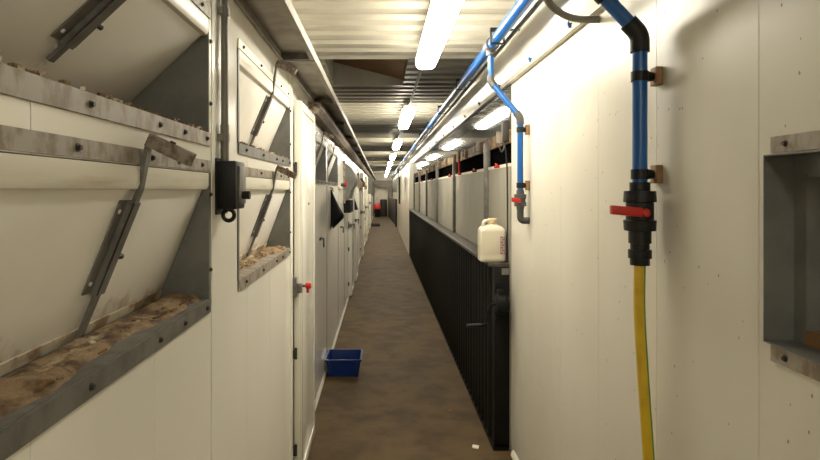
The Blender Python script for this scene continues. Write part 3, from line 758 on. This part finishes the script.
# ------------------------------------------------------------------ blue crate
cr = thing('crate', 'blue plastic crate on the floor against the left wall', 'crate', (-.325, 5.27, 0))
x0, x1, y0, y1, h = -.475, -.172, 5.12, 5.46, .15
def frus(i, z):
    k = .022 * (1 - z / h); return rr((x0 + x1) / 2, (y0 + y1) / 2, (x1 - x0) / 2 - k - i, (y1 - y0) / 2 - k - i, .022, z + .001, 4)
MB().loft([frus(0, 0), frus(0, h), frus(.006, h), frus(.006, .008)]).build('tub', BOX, cr)
MB().loft([frus(-.009, h - .018), frus(-.009, h), frus(.0005, h), frus(.0005, h - .018), frus(-.009, h - .018)], caps=False).build('rim', BOX, cr)
for xx in (x0 + .03, x1 - .03):
    MB().box((xx - .006, y0 - .006, .03), (xx + .006, y0 + .012, h - .02)).build('rib', BOX, cr)

# ------------------------------------------------------------------ black rag and hood and red lever on the left wall
rg = thing('hanging_rag', 'black rag hanging from a hook below the left wall hatches', 'cloth', (XL2, 5.75, 1.25))
n = 26; secs = []
for i in range(15):
    t = i / 14; z = 1.605 - .36 * t
    wd_ = .012 + .115 * min(1, t / .68) ** 1.1 * (1 if t < .68 else max(.05, 1 - ((t - .68) / .32) ** 1.1 * .9)); ln = .03 + .13 * t
    sec = []
    for j in range(n):
        a = 2 * math.pi * j / n; f = 1 + .13 * math.sin(a * 5 + t * 2) * t
        sec.append((XL2 + .004 + max(0, (.5 + .5 * math.cos(a)) * wd_ * f), 5.76 + math.sin(a) * ln * f * .5, z - .02 * math.sin(a * 3 + 1) * t))
    secs.append(sec)
MB().loft(secs).build('cloth', BLACKR, rg)
MB().tube(fillet([(XL2 + .0, 5.76, 1.62), (XL2 + .025, 5.76, 1.62), (XL2 + .03, 5.76, 1.585)], .01), .005, 8).build('hook', DARKB, rg)
hd = thing('metal_hood', 'grey sheet metal hood bulging from the left wall', 'hood', (XL2, 8.2, 1.30))
pr = [(XL2, 1.96), (XL2 + .05, 1.94), (XL2 + .11, 1.88), (XL2 + .155, 1.80), (XL2 + .165, 1.74), (XL2 + .15, 1.68), (XL2 + .10, 1.60), (XL2 + .07, 1.48), (XL2, 1.45)]
MB().prism([(x + .001, z) for x, z in pr], 'y', 7.75, 8.65).build('shell', GALV_P, hd)
MB().box((XL2 + .001, 7.85, 1.30), (XL2 + .09, 8.6, 1.455)).build('cavity_block', BLACKR, hd)  # solid black block stands in for the shaded cavity below the hood
MB().box((XL2 + .001, 7.735, 1.43), (XL2 + .03, 7.75, 1.98)).build('end_flange', GALV_D, hd)
rv = thing('lever_valve', 'small red lever on a cream bar below the hatches, beside the hood', 'valve', (XL2, 7.2, 1.62))
MB().box((XL2 + .0005, 6.79, 1.615), (XL2 + .02, 7.3, 1.645)).build('bar', CREAM, rv)
MB().tube([(XL2 + .01, 7.2, 1.66), (XL2 + .07, 7.2, 1.66)], .022, 10).build('body', GREYF, rv)
MB().box((XL2 + .06, 7.16, 1.645), (XL2 + .085, 7.24, 1.70)).build('lever', RED, rv, bevel=.004)
for y, z, lb in ((4.82, 1.21, 'dark latch on the wall panel between the white door and the crate'), (7.3, 1.15, 'dark latch on the wall panel past the black rag')):
    r = thing('panel_latch', lb, 'latch', (XL2, y, z))
    MB().box((XL2 + .0005, y - .05, z - .012), (XL2 + .012, y + .05, z + .012)).build('bolt_plate', DARKB, r)
    MB().tube(fillet([(XL2 + .012, y, z), (XL2 + .03, y, z), (XL2 + .03, y, z - .07)], .012), .006, 8).build('drop_handle', DARKB, r)
o = thing('hanging_glove', 'small black cloth hanging by the low white doors', 'cloth', (XL2, 10.02, 1.27))
MB().loft([[(XL2 + .003 + max(0, math.cos(a)) * (.02 + .09 * t), 10.02 + math.sin(a) * (.03 + .07 * t), 1.55 - .28 * t) for a in [2 * math.pi * j / 14 for j in range(14)]] for t in (0, .3, .6, .85, 1)]).build('cloth', BLACKR, o)
for y, z, lb in ((11.6, 1.62, 'rusty wall bracket past the low doors'), (13.8, 1.66, 'rusty wall bracket before the distant door'), (15.6, 1.60, 'rusty wall bracket beyond the distant door')):
    o = MB().prism([(XL2, z), (XL2 + .11, z + .02), (XL2 + .13, z + .10), (XL2 + .06, z + .2), (XL2, z + .22)], 'y', y, y + .4).build('wall_bracket', RUST); tag(o, lb, 'bracket', 'rusty brackets on the left wall')
# ------------------------------------------------------------------ far end things
r = thing('waste_bin', 'black bin with red lid at the far end of the corridor', 'bin', (-.22, 35.6, 0))
MB().loft([rr(-.22, 35.6, .15, .2, .04, .002), rr(-.22, 35.6, .18, .24, .04, .46)]).build('body', BLACKR, r)
MB().loft([rr(-.22, 35.6, .19, .25, .05, .46), rr(-.22, 35.6, .2, .26, .06, .55), rr(-.22, 35.6, .18, .22, .06, .74), rr(-.22, 35.6, .1, .12, .06, .80)]).build('lid', RED, r)
for y, z, lb in ((22.6, 1.45, 'dark wall cabinet far down the left wall'), (26.0, 1.35, 'second dark wall cabinet far down the left wall'), (30.5, 1.4, 'dark wall cabinet on the left nearest the end wall')):
    r = thing('wall_cabinet', lb, 'cabinet', (XL2, y, z))
    MB().box((XL2 + .001, y, z), (XL2 + .14, y + 1.1, z + .62)).build('body', GALV_P, r, bevel=.01)
    MB().box((XL2 + .14, y + .05, z + .04), (XL2 + .15, y + 1.05, z + .58)).build('door', GATE, r)
r = thing('storage_drum', 'dark upright drum beside the end wall', 'drum', (.16, 36.5, 0))
MB().tube([(.16, 36.5, .002), (.16, 36.5, .02), (.16, 36.5, .98), (.16, 36.5, 1.0)], [.2, .22, .22, .2], 18).build('drum_body', DARKB, r)
MB().tube([(.16, 36.5, 1.0), (.16, 36.5, 1.04)], .19, 18).build('lid', GALV_P, r)
r = thing('floor_tray', 'low dark tray on the floor by the far left wall', 'tray', (-.3, 27, 0))
MB().loft([rr(-.25, 27, .2, .6, .04, .002), rr(-.25, 27, .22, .65, .04, .05), rr(-.25, 27, .20, .62, .04, .05), rr(-.25, 27, .19, .58, .04, .01)]).build('tray', BLACKR, r)
r = struct('door_7', 'pale door in the end wall', (.05, YE, 0))
MB().box((-.32, YE - .04, .01), (.5, YE - .001, 2.1)).build('leaf', CREAM, r, bevel=.01)
MB().cyl((-.25, YE - .09, 1.05), (-.25, YE - .04, 1.05), .02, 8).build('handle', DARKB, r)

# scraps on the floor
o = MB().loft([[(.50 + .03 * t + .012 * math.cos(a) * (1 - abs(t)), 4.33 + .02 * math.sin(3 * t) + .018 * math.sin(a) * (1 - abs(t)), .006 + .006 * t * t + .003 * math.sin(a)) for a in [2 * math.pi * j / 8 for j in range(8)]] for t in (-.95, -.5, 0, .5, .95)]).build('dry_leaf', LEAF)
tag(o, 'curled brown leaf scrap on the floor near the partition', 'leaf')
o = MB().prism([(.565, 3.72), (.60, 3.70), (.612, 3.745), (.575, 3.76)], 'z', .001, .006).build('paper_scrap', SCRAP); tag(o, 'small white scrap on the floor near the partition end', 'scrap')
